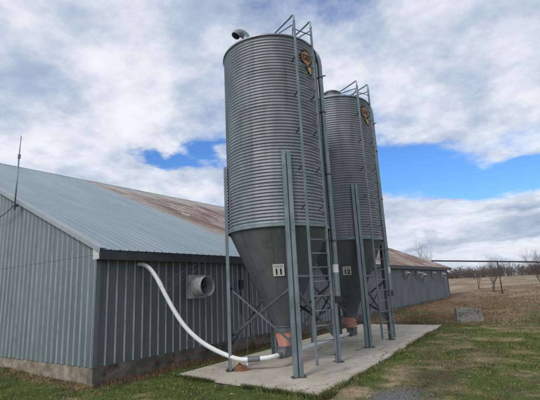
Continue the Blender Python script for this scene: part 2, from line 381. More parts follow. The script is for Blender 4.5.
# ------------------------------------------------------------------ barn
RID_X, SLP, ZE = -12.0, 0.42, 2.773
BL = 32.4
def roofz(x): return ZE - SLP * (x if x > RID_X else 2 * RID_X - x)
barn = empty('barn', (0, 0, 0), 'long grey ribbed metal barn with low gable roof, partly rusted', 'barn')
PW = 0.9144
prof = []; RIBS = set()
for k in range(4):
    b = k * .2286
    RIBS |= {len(prof), len(prof) + 1, len(prof) + 2}
    prof += [(b + .012, .022), (b + .028, .022), (b + .042, 0), (b + .100, 0), (b + .108, .0025), (b + .118, .0025), (b + .126, 0),
             (b + .164, 0), (b + .172, .0025), (b + .182, .0025), (b + .190, 0), (b + .2286 - .003, 0)]
prof = [(-.003, 0)] + prof + [(PW + .012, .0245), (PW + .028, .0245), (PW + .038, .006)]
RIBS |= {len(prof) - 4, len(prof) - 3, len(prof) - 2}
def sheet(a_fn, b_fn, pr=prof):      # open ribbed sheet between two rails
    m = MB(); n = len(pr)
    m.add([a_fn(*p) for p in pr] + [b_fn(*p) for p in pr], [(i, i + 1, n + i + 1, n + i) for i in range(n - 1)])
    return m
def light_ribs(me):                        # light catching crowns and flanks, painted as a paler second colour
    me.materials.append(MATS['rib_lit'])
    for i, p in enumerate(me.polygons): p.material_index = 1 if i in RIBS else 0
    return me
ZS = 0.30
# long wall, faces +X
me_wall = sheet(lambda s, h: (h, s, ZS), lambda s, h: (h, s, 2.66)).mesh('siding_panel', 'siding_long'); light_ribs(me_wall)
me_old = sheet(lambda s, h: (h * .7, s, ZS), lambda s, h: (h * .7, s, 2.66)).mesh('siding_panel', 'siding_old')
for k in range(35):
    if (k + 1) * PW <= BL + .1: link('siding_panel', me_wall if k < 13 else me_old, barn, (random.uniform(-.002, .002), k * PW + .02, 0))
# gable wall, faces -Y: lower and upper sheets
me_g = sheet(lambda s, h: (-s, -h, ZS), lambda s, h: (-s, -h, 2.60)).mesh('siding_panel', 'siding'); light_ribs(me_g)
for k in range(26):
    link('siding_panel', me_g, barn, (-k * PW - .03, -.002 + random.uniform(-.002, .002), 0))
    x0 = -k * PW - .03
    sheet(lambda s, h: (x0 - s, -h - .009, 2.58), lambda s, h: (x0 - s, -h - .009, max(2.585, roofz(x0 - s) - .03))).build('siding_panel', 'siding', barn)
    light_ribs(COL.objects[-1].data)
# back and far walls close the shell
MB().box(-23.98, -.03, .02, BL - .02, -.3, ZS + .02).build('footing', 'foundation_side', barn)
MB().box(-24.0, -.02, BL - .03, BL, ZS, 2.66).build('back_wall', 'siding_long', barn)
MB().box(-24.0, -23.95, .05, BL - .05, ZS, 2.66).build('side_wall', 'siding_long', barn)
b = MB(); b.add([(-24, BL, 2.6), (0, BL, 2.6), (RID_X, BL, roofz(RID_X) - .05)], [(0, 2, 1)]); b.build('gable_end', 'siding_long', barn)
# concrete foundation strips (visible faces)
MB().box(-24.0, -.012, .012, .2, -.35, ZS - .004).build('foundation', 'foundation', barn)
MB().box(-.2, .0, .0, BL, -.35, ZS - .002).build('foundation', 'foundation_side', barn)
sc = MB()
for z in (.42, 1.05, 1.70, 2.30):
    for k in range(52): sc.obox((.003, k * .2286 + .02 + .075, z), (.003, 0, 0), (0, .007, 0), (0, 0, .007))
    for k in range(28): sc.obox((-k * .2286 - .03 - .075, -.003, z), (.007, 0, 0), (0, .003, 0), (0, 0, .007))
tag(sc.build('screws', 'galv_dark', barn), kind='stuff')
# corner trim
MB().extrude([(-.075, -.024), (.026, -.024), (.026, .075), (.022, .075), (.022, -.02), (-.075, -.02)], (0, 0, ZS - .01), (0, 0, 2.62), (1, 0, 0), (0, 1, 0)).build('corner_trim', 'siding', barn)
# roof sheets
OV = 0.28
def roof_sheet(name, material, lift=0):
    m = MB(); n = len(prof)
    nrm = Vector((SLP, 0, 1)).normalized()
    A = [Vector((OV + .02, s, roofz(OV + .02))) + nrm * (h * .8 + lift) for s, h in prof]
    Bm = [Vector((RID_X * .5 , s, roofz(RID_X*.5))) + nrm * (h * .8 + lift) for s, h in prof]
    Cc = [Vector((RID_X, s, roofz(RID_X))) + nrm * (h * .8 + lift) for s, h in prof]
    m.add(A + Bm + Cc, [(i + j * n, i + 1 + j * n, n * (j + 1) + i + 1, n * (j + 1) + i) for j in range(2) for i in range(n - 1)])
    return m.mesh(name, material)
rn = roof_sheet('roof_panel', 'roof_new', .008); rr = roof_sheet('roof_panel', 'roof_rust')
for k in range(36):
    y = -.14 + k * PW
    link('roof_panel', rn if y < 6.2 else rr, barn, (0, y, random.uniform(0, .004)))
rb = MB(); rb.add([(RID_X, -.14, roofz(RID_X)), (2 * RID_X - .3, -.14, ZE - .1), (2 * RID_X - .3, BL + .3, ZE - .1), (RID_X, BL + .3, roofz(RID_X))], [(0, 3, 2, 1)])
rb.build('roof_slope', 'roof_rust', barn)
MB().extrude([(-.22, -.07), (0, .045), (.22, -.07), (.22, -.085), (0, .02), (-.22, -.085)], (RID_X, -.15, roofz(RID_X)), (RID_X, 6.4, roofz(RID_X)), (1, 0, 0), (0, 0, 1)).build('ridge_cap', 'roof_new', barn)
MB().extrude([(-.22, -.07), (0, .045), (.22, -.07), (.22, -.085), (0, .02), (-.22, -.085)], (RID_X, 6.41, roofz(RID_X)), (RID_X, BL + .3, roofz(RID_X)), (1, 0, 0), (0, 0, 1)).build('ridge_cap', 'roof_rust', barn)
# rake trim along the gable (angle with folded-down leg)
def rake(x0, x1, y):
    m = MB(); d = Vector((x1 - x0, 0, roofz(x1) - roofz(x0)))
    p0 = Vector((x0, y, roofz(x0) + .042)); m.extrude([(-.165, 0), (.0, 0), (.0, -.10), (.006, -.10), (.006, .006), (-.165, .006)], p0, p0 + d, (0, -1, 0), (0, 0, 1))
    return m
rake(OV + .02, RID_X, -.135).build('rake_trim', 'trim', barn)
# eave: fascia, soffit, pale end cap
zf = roofz(OV)
MB().box(OV - .02, OV, -.12, BL + .25, zf - .20, zf - .002).build('fascia', 'fascia', barn)
MB().box(-.0, OV - .022, -.10, BL + .2, zf - .17, zf - .155).build('soffit', 'fascia', barn)
MB().add([(.03, -.125, zf - .19), (OV - .023, -.125, zf - .19), (OV - .023, -.125, zf - .004), (.03, -.125, roofz(.03) - .006),
          (.03, -.105, zf - .19), (OV - .023, -.105, zf - .19), (OV - .023, -.105, zf - .004), (.03, -.105, roofz(.03) - .006)],
         [(0, 1, 2, 3), (7, 6, 5, 4), (0, 4, 5, 1), (2, 6, 7, 3), (0, 3, 7, 4), (1, 5, 6, 2)]).build('eave_end_cap', 'pale_cap', barn)
# conduit and box on the long wall
c = MB().tube([(.04, 4.70, 1.0), (.04, 4.70, 2.45)], .013, 6).build('conduit', 'steel_dark', barn)
MB().box(.02, .10, 4.62, 4.78, 1.72, 1.98).build('junction_box', 'steel_dark', barn)
MB().tube([(.045, 5.15, .35), (.045, 5.15, 2.45)], .025, 8).build('downpipe', 'galv_leg', barn)

# exhaust fans on the long wall
def fan(y, z, s, deep, big):
    m = MB(); h = s / 2
    m.box(.02, .14 if big else .10, y - h, y + h, z - h, z + h)
    f = m.build('exhaust_fan', 'fan_white', barn)
    r = h * .86; x0 = .141 if big else .101
    cx = MB(); N = 28
    def ring(x, rr): return [(x, y + rr * math.cos(2 * math.pi * k / N), z + rr * math.sin(2 * math.pi * k / N)) for k in range(N)]
    rings = [ring(x0, r), ring(x0 + deep * .5, r * .97), ring(x0 + deep, r * 1.0), ring(x0 + deep + .012, r * 1.02), ring(x0 + deep + .012, r * .96), ring(x0 + deep * .5, r * .90), ring(x0 + .012, r * .88)]
    v = [p for q in rings for p in q]
    cx.add(v, [(i * N + k, i * N + (k + 1) % N, (i + 1) * N + (k + 1) % N, (i + 1) * N + k) for i in range(len(rings) - 1) for k in range(N)])
    cx.build('fan_cone', 'fan_white', f, True, 40)
    MB().add(ring(x0 + .006, r * .9), [tuple(range(N))]).build('fan_back', 'fan_dark', f)
    if big:
        for a in range(4):
            t = a * math.pi / 2 + .5; u = Vector((0, math.cos(t), math.sin(t))); n = Vector((0, -math.sin(t), math.cos(t))); cc = Vector((x0 + .10, y, z))
            MB().add([cc + u * .03 - n * .03, cc + u * r * .82 - n * .075, cc + u * r * .84 + n * .06 + Vector((.05, 0, 0)), cc + u * .03 + n * .03 + Vector((.02, 0, 0))], [(0, 1, 2, 3)]).build('fan_blade', 'fan_blade', f)
        MB().tube([(x0 + .02, y, z), (x0 + .16, y, z)], .05, 12).build('fan_hub', 'fan_dark', f)
        MB().obox((x0 + .12, y, z), (.008, 0, 0), (0, r * .9, 0), (0, 0, .012)).build('fan_strut', 'fan_blade', f)
    return f
tag(fan(2.80, 1.835, .60, .36, True), 'square exhaust fan with deep round cone')
for y, z, s in ((20.75, 2.10, .52), (23.3, 2.10, .5), (24.4, 1.96, .62), (27.2, 2.12, .5), (30.1, 2.0, .66)):
    f = fan(y, z, s, .12, False)
    MB().add([(.10, y - s * .5, z + s * .5), (.10, y + s * .5, z + s * .5), (.30, y + s * .5, z + s * .2), (.30, y - s * .5, z + s * .2),
              (.10, y - s * .5, z - s * .1), (.10, y + s * .5, z - s * .1)], [(0, 1, 2, 3), (0, 3, 4), (1, 5, 2)]).build('fan_hood', 'hood_white', f)

# ------------------------------------------------------------------ feed silos
R0, ZB, ZT = 1.18, 3.0, 7.45
PITCH = (ZT - ZB) / 60
def cyl(th, r, z): return Vector((r * math.cos(th), r * math.sin(th), z))
def ring_mesh():
    v = []; f = []; seg = 120; per = 8; n = 12 * per + 1; H = PITCH * 12
    for i in range(n):
        z = H * i / (n - 1)
        c = math.cos(2 * math.pi * i / per)
        for k in range(seg + 1):
            t = k / seg
            lap = .004 * ((t * 3) % 1.0) if k < seg else .004
            r = R0 - .006 + .0115 * math.copysign(abs(c) ** .8, -c) + lap
            a = 2 * math.pi * t
            v.append((r * math.cos(a), r * math.sin(a), z))
    for i in range(n - 1):
        for k in range(seg): f.append((i * (seg + 1) + k, i * (seg + 1) + k + 1, (i + 1) * (seg + 1) + k + 1, (i + 1) * (seg + 1) + k))
    m = MB(); m.v = v; m.f = f
    return m.mesh('wall_ring', 'galv', True, 50)
RING = ring_mesh()
ROOF_RISE = .66
def roof_r(r): return ZT + ROOF_RISE * (1 - r / R0)
LAD_T, LAD_R, LAD_W = math.radians(-20.5), 1.385, 0.25
def on_cyl_text(body, size, th, z, r, mname, parent, name, sx=1.0, cone=None, bold=0.0):
    cu = bpy.data.curves.new('txt', 'FONT'); cu.body = body; cu.size = size; cu.align_x = 'CENTER'; cu.align_y = 'CENTER'; cu.extrude = 0.0; cu.offset = bold
    to = bpy.data.objects.new('txt', cu); COL.objects.link(to)
    dg = bpy.context.evaluated_depsgraph_get(); me = bpy.data.meshes.new_from_object(to.evaluated_get(dg))
    bpy.data.objects.remove(to); bpy.data.curves.remove(cu)
    me.name = name
    for vx in me.vertices:
        x, y = vx.co.x * sx, vx.co.y
        if cone: vx.co = cone(x, y, r)
        else: vx.co = cyl(th + x / r, r, z + y)
    me.materials.clear(); me.materials.append(MATS[mname]); me.update()
    return link(name, me, parent)
def make_silo(number, loc, label, elbow, plate_th, plate_z):
    S = empty('feed_silo', loc, label, 'silo', 'feed silos on the concrete pad')
    for i in range(5):
        o = link('wall_ring', RING, S, (0, 0, ZB + i * PITCH * 12)); o.rotation_euler.z = math.radians((-118, -58, -95, -40, -75)[i]) if i else math.radians(-118)
    bm_ = MB()
    def bolt(p, nn, r_=.0075):
        nn = Vector(nn).normalized(); u = nn.orthogonal().normalized(); v_ = nn.cross(u); p = Vector(p)
        bm_.add([p + u * r_, p + v_ * r_, p - u * r_, p - v_ * r_, p + nn * r_], [(0, 1, 4), (1, 2, 4), (2, 3, 4), (3, 0, 4)])
    for i in range(5):
        z = ZB + i * PITCH * 12; rz = math.radians((-118, -58, -95, -40, -75)[i])
        if i:
            for k in range(72): bolt(cyl(2 * math.pi * k / 72, R0 - .004, z), cyl(2 * math.pi * k / 72, 1, 0))
        for q in range(3):
            a = rz + 2 * math.pi * q / 3 + .02
            for k in range(12): bolt(cyl(a, R0 + .006, z + (k + .5) * PITCH), cyl(a, 1, 0)); bolt(cyl(a - .045, R0 + .009, z + (k + .5) * PITCH), cyl(a, 1, 0))
    for k in range(10):
        a = 2 * math.pi * k / 10 + .1 + .012
        for q in range(1, 26):
            f_ = q / 26; bolt(cyl(a, .205 + (R0 - .205) * f_ + .006, .86 + (ZB - .86) * f_), cyl(a, 1, -.4))
    tag(bm_.build('bolts', 'galv_dark', S), kind='stuff')
    # smooth hopper of lapped sheets
    rc, zc = .205, .86
    hm = None
    NP = 10
    for k in range(NP):
        a0 = 2 * math.pi * k / NP + .1; a1 = a0 + 2 * math.pi / NP + .025
        m = MB()
        for j, (r, z) in enumerate(((R0 - .004, ZB + .01), (rc, zc))):
            m.v += [tuple(cyl(a0 + (a1 - a0) * i / 6, r + .004 * i / 6, z)) for i in range(7)]
        m.f = [(i, i + 7, i + 8, i + 1) for i in range(6)]
        if hm is None:
            hm = m.mesh('hopper_sheet', 'galv_cone', True)
        o = link('hopper_sheet', hm, S); o.rotation_euler.z = 2 * math.pi * k / NP
    MB().lathe([(R0 + .012, ZB - .045), (R0 + .016, ZB - .04), (R0 + .016, ZB + .02), (R0 - .02, ZB + .02)], 96).build('hopper_band', 'galv_leg', S, True, 30)
    # collar, red transition, grey boot
    col = MB().lathe([(rc - .005, zc + .02), (rc + .03, zc + .012), (rc + .03, zc - .012), (rc + .008, zc - .014), (rc + .008, zc - .10), (rc + .028, zc - .102), (rc + .028, zc - .12), (.1, zc - .12)], 32).build('outlet_collar', 'galv_cone', S, True, 30)
    tr = MB()
    N = 24; zz = (zc - .121, zc - .17, zc - .42)
    def sq(u, a, q): # rounded square / circle blend
        c_, s_ = math.cos(a), math.sin(a); p = 1 / max(abs(c_), abs(s_)); return (1 - q) * u + q * u * min(p, 1.18)
    ringz = [(.205, zc - .121, 0), (.200, zc - .18, 0), (.128, zc - .40, .8), (.128, zc - .43, .8)]
    tr.add([(sq(r, 2 * math.pi * k / N, q) * math.cos(2 * math.pi * k / N), sq(r, 2 * math.pi * k / N, q) * math.sin(2 * math.pi * k / N), z) for r, z, q in ringz for k in range(N)],
           [(i * N + (k + 1) % N, i * N + k, (i + 1) * N + k, (i + 1) * N + (k + 1) % N) for i in range(3) for k in range(N)])
    tr.build('boot_transition', 'boot_red', S, True, 35)
    bt = MB(); z1, z0 = zc - .425, .185
    bt.add([(-.125, -.14, z1), (.125, -.14, z1), (.125, .14, z1), (-.125, .14, z1), (-.11, -.13, z1 - .07), (.11, -.13, z1 - .07), (.11, .13, z1 - .07), (-.11, .13, z1 - .07),
            (-.07, -.19, z0), (.07, -.19, z0), (.07, .19, z0), (-.07, .19, z0)],
           [(3, 2, 1, 0)] + [(i + 4 * j, (i + 1) % 4 + 4 * j, (i + 1) % 4 + 4 * j + 4, i + 4 * j + 4) for j in (0, 1) for i in range(4)] + [(8, 9, 10, 11)])
    bt.build('outlet_boot', 'plastic_grey', S)
    MB().tube([(0, -.30, .27), (0, -.17, .27)], .062, 16).build('boot_outlet', 'plastic_grey', S, True, 40)
    MB().tube([(0, .17, .27), (0, .26, .27)], .062, 16).build('boot_outlet', 'plastic_grey', S, True, 40)
    MB().tube([(.15, -.05, .60), (.26, -.05, .60)], .012, 6).build('slide_handle', 'steel_dark', S)
    # roof: eave flange, lapped cone sheets, lid
    MB().lathe([(R0 + .022, ZT - .03), (R0 + .03, ZT - .03), (R0 + .03, ZT + .005), (R0 - .01, ZT + .012)], 96).build('roof_flange', 'galv', S, True, 30)
    rm = None
    for k in range(12):
        a0 = 0; a1 = 2 * math.pi / 12 + .015
        if rm is None:
            m = MB()
            for r, z in ((R0 + .028, ZT + .0), (.26, roof_r(.26))):
                m.v += [tuple(cyl(a0 + (a1 - a0) * i / 4, r, z + .012 * (i in (0, 4)))) for i in range(5)]
            m.f = [(i, i + 1, i + 6, i + 5) for i in range(4)]
            rm = m.mesh('roof_sheet', 'galv')
        o = link('roof_sheet', rm, S); o.rotation_euler.z = 2 * math.pi * k / 12
    MB().lathe([(.30, roof_r(.28) - .02), (.30, roof_r(.28) + .09), (.315, roof_r(.28) + .09), (.315, roof_r(.28) + .12), (.28, roof_r(.28) + .15), (.12, roof_r(.28) + .20), (0.001, roof_r(.28) + .21)], 40).build('filler_lid', 'galv_dark', S, True, 30)
    # legs
    for k in range(4):
        th = math.radians(-135 + 90 * k); n = cyl(th, 1, 0); t = Vector((-n.y, n.x, 0))
        p = [(-.10, 0), (-.094, 0), (-.094, .058), (-.021, .058), (-.021, .006), (.021, .006), (.021, .058), (.094, .058), (.094, 0), (.10, 0), (.10, .064), (.015, .064), (.015, .012), (-.015, .012), (-.015, .064), (-.10, .064)]
        base = n * 1.196
        lg = MB().extrude([(a, b) for a, b in p], base + Vector((0, 0, .012)), base + Vector((0, 0, 4.56)), t, n).build('leg', 'galv_leg', S)
        MB().obox(base + n * .03 + Vector((0, 0, .006)), t * .14, n * .09, Vector((0, 0, .006))).build('base_plate', 'galv_dark', lg)
        for sgn in (-1, 1):
            q = base + n * .07 + t * .118 * sgn; MB().tube([q + Vector((0, 0, .012)), q + Vector((0, 0, .045))], .012, 6).build('anchor_bolt', 'galv_dark', lg)
    # braces on the four faces
    L = .84
    pts = [(-L, -L), (L, -L), (L, L), (-L, L)]
    for i in range(4):
        a, b = Vector((*pts[i], 0)), Vector((*pts[(i + 1) % 4], 0)); d = (b - a).normalized(); nn = Vector((d.y, -d.x, 0))
        for (za, zb, off) in ((1.74, .56, .0), (.72, 1.74, .03)):
            p, q = a + d * .0 + Vector((0, 0, za)) - nn * off, b - d * .0 + Vector((0, 0, zb)) - nn * off
            dd = (q - p).normalized(); up = nn.cross(dd)
            m = MB(); m.extrude([(-.025, 0), (.025, 0), (.025, .004), (-.021, .004), (-.021, -.045), (-.025, -.045)], p, q, up, nn); m.build('brace', 'brace' if off == 0 else 'galv_dark', S)
        if i in (1, 2):
            p, q = a + d * .06 + Vector((0, 0, 1.92)), b - d * .06 + Vector((0, 0, 1.92))
            MB().bar(p, q, .004, .04).build('girt', 'galv_leg', S)
    # ladder
    n = cyl(LAD_T, 1, 0); t = Vector((-n.y, n.x, 0)); apex = 7.86
    for s in (-1, 1):
        b = n * LAD_R + t * LAD_W * s
        MB().obox(b + Vector((0, 0, (apex + .06) / 2)), n * .024, t * .017, Vector((0, 0, (apex - .36) / 2))).build('ladder_rail', 'galv_leg', S)
        inner = n * .52 + t * LAD_W * s; inner.z = roof_r(.55) + .02
        top = b + Vector((0, 0, apex)); din = (inner - top).normalized()
        pth = [b + Vector((0, 0, apex - .20)), b + Vector((0, 0, apex - .06)), top - n * .015 + Vector((0, 0, .0)), top + din * .07 + Vector((0, 0, .012)), top + din * .16, inner]
        MB().tube(spline(pth, 5), .020, 8).build('handrail', 'galv_leg', S, True)
        m1 = b + Vector((0, 0, 7.62)); MB().tube([m1, n * .62 + t * LAD_W * s + Vector((0, 0, 7.76))], .017, 6).build('handrail', 'galv_leg', S, True)
        for z in np.arange(3.4, 7.3, .86):
            MB().bar(b + Vector((0, 0, z)), n * (R0 + .01) + t * LAD_W * s * .95 + Vector((0, 0, z - .10)), .03, .006).build('ladder_bracket', 'galv_dark', S)
    MB().tube([n * .80 - t * LAD_W + Vector((0, 0, 7.66)), n * .80 + t * LAD_W + Vector((0, 0, 7.66))], .013, 6).build('handrail', 'galv_leg', S)
    MB().tube([n * (LAD_R - .05) - t * LAD_W + Vector((0, 0, 7.58)), n * .66 + t * LAD_W + Vector((0, 0, 7.70))], .012, 6).build('handrail', 'galv_leg', S)
    rung = None
    z = .36
    while z < 7.5:
        c0 = n * LAD_R + Vector((0, 0, z))
        if rung is None:
            rung = MB().tube([-t * LAD_W, t * LAD_W], .012, 8).mesh('ladder_rung', 'galv_leg', True)
        link('ladder_rung', rung, S, c0); z += .285
    # fill pipe up the wall and over the roof
    pt = math.radians(29); n = cyl(pt, 1, 0); PR = 1.26
    path = [n * PR + Vector((0, 0, 1.38)), n * PR + Vector((0, 0, 4)), n * PR + Vector((0, 0, 7.2))]
    for a in np.linspace(0, math.pi / 2, 9)[1:]:
        path.append(n * (PR - .55 * (1 - math.cos(a))) + Vector((0, 0, 7.25 + .55 * math.sin(a))))
    path.append(n * .35 + Vector((0, 0, 7.80)))
    fp = MB().tube(path, .064, 16).build('fill_pipe', 'galv_leg', S, True, 40)
    MB().tube([n * PR + Vector((0, 0, 1.30)), n * PR + Vector((0, 0, 1.46))], .076, 16).build('pipe_coupling', 'steel_dark', fp, True, 40)
    MB().tube([n * PR + Vector((0, 0, 1.98)), n * PR + Vector((0, 0, 2.16))], .0665, 16).build('pipe_label', 'plate', fp, True, 40)
    for z in (2.7, 4.3, 5.9, 6.85):
        MB().lathe([(.066, -.02), (.074, -.02), (.074, .02), (.066, .02)], 16, tuple(n * PR + Vector((0, 0, z)))).build('pipe_clamp', 'galv_dark', fp)
        MB().bar(n * (R0 - .02) + Vector((0, 0, z)), n * (PR - .05) + Vector((0, 0, z)), .03, .008).build('pipe_bracket', 'galv_dark', fp)
    MB().bar(n * (PR + .0) + Vector((0, 0, 6.9)), n * (PR + .14) + Vector((0, 0, 6.9)), .03, .02).build('pipe_bracket', 'galv_dark', fp)
    # vent elbow
    if elbow:
        e = cyl(math.radians(-105), .74, roof_r(.74) - .05); dirn = Vector((-.5, -.86, 0)).normalized()
        pth = [e, e + Vector((0, 0, .14))]
        c0 = e + Vector((0, 0, .18)) + dirn * .14
        for a in np.linspace(math.pi, math.pi * .12, 12): pth.append(c0 + dirn * .14 * math.cos(a) + Vector((0, 0, .13 * math.sin(a))))
        ve = MB().tube(pth, .10, 20, cap=False).build('vent_elbow', 'galv', S, True)
        dd = (pth[-1] - pth[-2]).normalized()
        MB().tube([pth[-1] - dd * .03, pth[-1] + dd * .03], .107, 20, cap=False).build('elbow_rim', 'galv_leg', ve, True)
        MB().tube([pth[-1] - dd * .06, pth[-1] - dd * .055], .098, 20).build('elbow_shade_disc', 'steel_dark', ve)  # dark disc standing in for the shade inside the open mouth
    # number plate on the hopper
    sl = math.atan2(R0 - rc, ZB - zc)
    def onc(x, y, off):
        rr = rc + (R0 - rc) * (plate_z - zc) / (ZB - zc); nn = cyl(plate_th, 1, 0); tt = Vector((-nn.y, nn.x, 0))
        up = nn * math.sin(sl) + Vector((0, 0, math.cos(sl))); no = nn * math.cos(sl) - Vector((0, 0, math.sin(sl)))
        return nn * rr + Vector((0, 0, plate_z)) + tt * x + up * y + no * (off + .012)
    pm = MB(); hs, hh = .122, .135
    pm.add([onc(x, y, o) for o in (0, .004) for x, y in ((-hs, -hh), (hs, -hh), (hs, hh), (-hs, hh))], [(3, 2, 1, 0), (4, 5, 6, 7), (0, 1, 5, 4), (1, 2, 6, 5), (2, 3, 7, 6), (3, 0, 4, 7)])
    pl = pm.build('number_plate', 'plate', S)
    on_cyl_text(number, .185, 0, 0, .0075, 'black', pl, 'plate_digits', 1.0, lambda x, y, o: onc(x, y - .04, o), .007)
    for i, x in enumerate((-.075, -.035, .0, .045, .075)):
        hm2 = MB(); w2 = (.012, .016, .012, .018, .009)[i]
        hm2.add([onc(x - w2, .075, .006), onc(x + w2, .075, .006), onc(x + w2, .1, .006), onc(x - w2, .1, .006)], [(0, 1, 2, 3)]); hm2.build('plate_heading', 'print_grey', pl)
    # round emblem with a tail, wrapped on the wall
    et, ez, er = math.radians(-9), 7.0, R0 + .014
    def disc(rad, off, name, mname, par, z=0.0, sx=1.0, x=0.0, N=36):
        m = MB()
        rings = [[(x + sx * rad * q * math.cos(2 * math.pi * k / N), z + rad * q * math.sin(2 * math.pi * k / N)) for k in range(N)] for q in (1, .6, .2)]
        m.add([cyl(et + a / er, er + off, ez + b) for rg in rings for a, b in rg], [(i * N + k, i * N + (k + 1) % N, (i + 1) * N + (k + 1) % N, (i + 1) * N + k) for i in range(2) for k in range(N)] + [tuple(2 * N + k for k in range(N))])
        return m.build(name, mname, par)
    em = disc(.215, 0, 'emblem', 'emblem_black', S)
    disc(.168, .003, 'emblem_face', 'emblem_orange', em)
    on_cyl_text('GSI', .20, et, ez, er + .006, 'emblem_black', em, 'emblem_letters', .95, None, .008)
    def patch(poly, off, name, mname):
        m = MB(); m.add([cyl(et + a / er, er + off, ez + b) for a, b in poly], [tuple(range(len(poly)))]); return m.build(name, mname, em)
    patch([(-.02, -.13), (.20, -.17), (.20, -.40), (.12, -.42), (-.05, -.25)], .001, 'emblem_tail_outline', 'emblem_black')
    patch([(.0, -.185), (.165, -.205), (.165, -.345), (.115, -.385), (.0, -.26)], .0045, 'emblem_tail', 'emblem_yellow')
    return S
C1, C2 = (2.71, 2.95, 0), (2.56, 6.84, 0)
make_silo('11', C1, 'corrugated steel feed silo with vent elbow and plate reading 11', True, math.radians(-59.5), 2.075)
make_silo('12', C2, 'corrugated steel feed silo with number plate reading 12', False, math.radians(-64.5), 2.10)

# ------------------------------------------------------------------ auger tube from the silo boots up to the barn wall
A = empty('auger_tube', (C1[0], C1[1], .27), 'white plastic auger tube curving from silo boots up to barn wall', 'auger tube')
def loc(p): return Vector(p) - Vector((C1[0], C1[1], .27))
MB().tube([loc((C2[0], C2[1] - .28, .27)), loc((C1[0], C1[1] + .24, .27))], .048, 16).build('tube_run', 'pvc', A, True, 40)
run = [(2.71, 2.68, .27), (2.66, 2.52, .262), (2.54, 2.42, .245), (2.40, 2.335, .236), (2.22, 2.235, .225), (2.07, 2.15, .235), (1.90, 2.055, .292), (1.60, 1.888, .44), (1.30, 1.723, .645), (1.02, 1.568, .94), (.80, 1.447, 1.285), (.596, 1.334, 1.69), (.45, 1.254, 2.0), (.29, 1.166, 2.255), (.15, 1.088, 2.37), (.025, 1.018, 2.40)]
sp = spline(run, 6)
MB().tube([loc(p) for p in sp], .048, 16).build('tube_run', 'pvc', A, True, 40)
def coupling(i0, i1, r, mname, name): MB().tube([loc(p) for p in sp[i0:i1]], r, 16).build(name, mname, A, True, 40)
coupling(16, 25, .058, 'plastic_grey', 'tube_coupling')
coupling(69, 73, .0535, 'pvc', 'tube_coupling')
MB().tube([loc((2.2, 2.225, .18)), loc((2.2, 2.225, .13)), loc((2.24, 2.20, .12))], .014, 6).build('drain_tab', 'pvc', A)
# wires that hold the tube from the eave and brace
wires = [((.60, 1.336, 1.72), (.24, 3.22, 2.56)), ((.50, 1.285, 1.93), (.24, 3.05, 2.56)), ((2.22, 2.235, .27), (2.3, 2.17, 1.30))]
for p, q in wires: MB().tube([loc(p), loc(q)], .006, 5).build('hanger_wire', 'wire', A)

# heap at the leg foot
hp = MB(); n = 14; v = [(0, 0, .15)]
for j, (rr, zz) in enumerate(((.10, .09), (.21, .0))):
    v += [((1.25 if math.cos(a) > 0 else .6) * rr * random.uniform(.8, 1.2) * math.cos(a), .8 * rr * random.uniform(.8, 1.2) * math.sin(a), zz * random.uniform(.8, 1.2)) for a in [2 * math.pi * k / n for k in range(n)]]
hp.add(v, [(0, 1 + k, 1 + (k + 1) % n) for k in range(n)] + [(1 + k, 1 + n + k, 1 + n + (k + 1) % n, 1 + (k + 1) % n) for k in range(n)])
tag(hp.build('spill_heap', 'heap', None, False, None, (1.98, 2.23, .002)), 'small rust brown heap at the foot of a silo leg', 'heap')

# ------------------------------------------------------------------ antenna on the rake
an = empty('antenna_mast', (-3.70, -.16, roofz(-3.70) - .15), 'thin upright antenna mast fixed to the barn gable edge', 'antenna')
MB().tube([(0, -.03, -.1), (0, -.03, 1.45)], .020, 8).build('mast', 'galv_leg', an, True)
MB().tube([(0, -.03, 1.45), (.02, -.03, 2.02)], .012, 8).build('whip', 'galv_leg', an, True)
MB().box(-.03, .03, -.055, .0, 1.36, 1.48).build('mast_clamp', 'galv_leg', an)
MB().box(-.05, .05, -.06, .03, .0, .06).build('mast_bracket', 'galv_dark', an)
MB().tube(spline([(0, -.05, .05), (-.5, -.05, -.12), (-1.2, -.05, -.18), (-2.2, -.05, .05)], 6), .010, 5).build('cable', 'black', an)

# ------------------------------------------------------------------ overhead pipe beyond the barn
h0 = float(height(3.77, 33.2))
op = empty('overhead_pipe', (3.77, 33.2, h0), 'long dark overhead pipe on a post beyond the barn end', 'pipe')
def lo(p): return Vector(p) - Vector((3.77, 33.2, h0))
MB().tube([lo((-1.4, 33.2, 3.395)), lo((3.77, 33.2, 2.95)), lo((6.69, 33.2, 2.69)), lo((20, 33.2, 1.6))], .062, 10).build('pipe_run', 'steel_dark', op, True)
MB().tube([(0, 0, -.2), (0, 0, 2.95 - h0)], .04, 8).build('post', 'steel_dark', op, True)
hx = float(height(14, 33.2)); MB().tube([lo((14, 33.2, hx - .2)), lo((14, 33.2, 2.08))], .055, 8).build('post', 'steel_dark', op, True)

# ------------------------------------------------------------------ concrete block
bk = MB(); zb = float(height(4.5, 13.7)) - .06
bk.add([(-.52, -.28, 0), (.56, -.22, 0), (.56, .35, 0), (-.52, .32, 0), (-.47, -.24, .66), (.44, -.18, .60), (.42, .28, .58), (-.46, .28, .64)],
       [(3, 2, 1, 0), (4, 5, 6, 7), (0, 1, 5, 4), (1, 2, 6, 5), (2, 3, 7, 6), (3, 0, 4, 7)])
bo = bk.build('concrete_block', 'block', None, False, None, (4.58, 13.75, zb)); bo.rotation_euler.z = math.radians(24)
tag(bo, 'weathered grey concrete block on grass beyond the pad', 'block')
bv = bo.modifiers.new('b', 'BEVEL'); bv.width = .03; bv.segments = 2

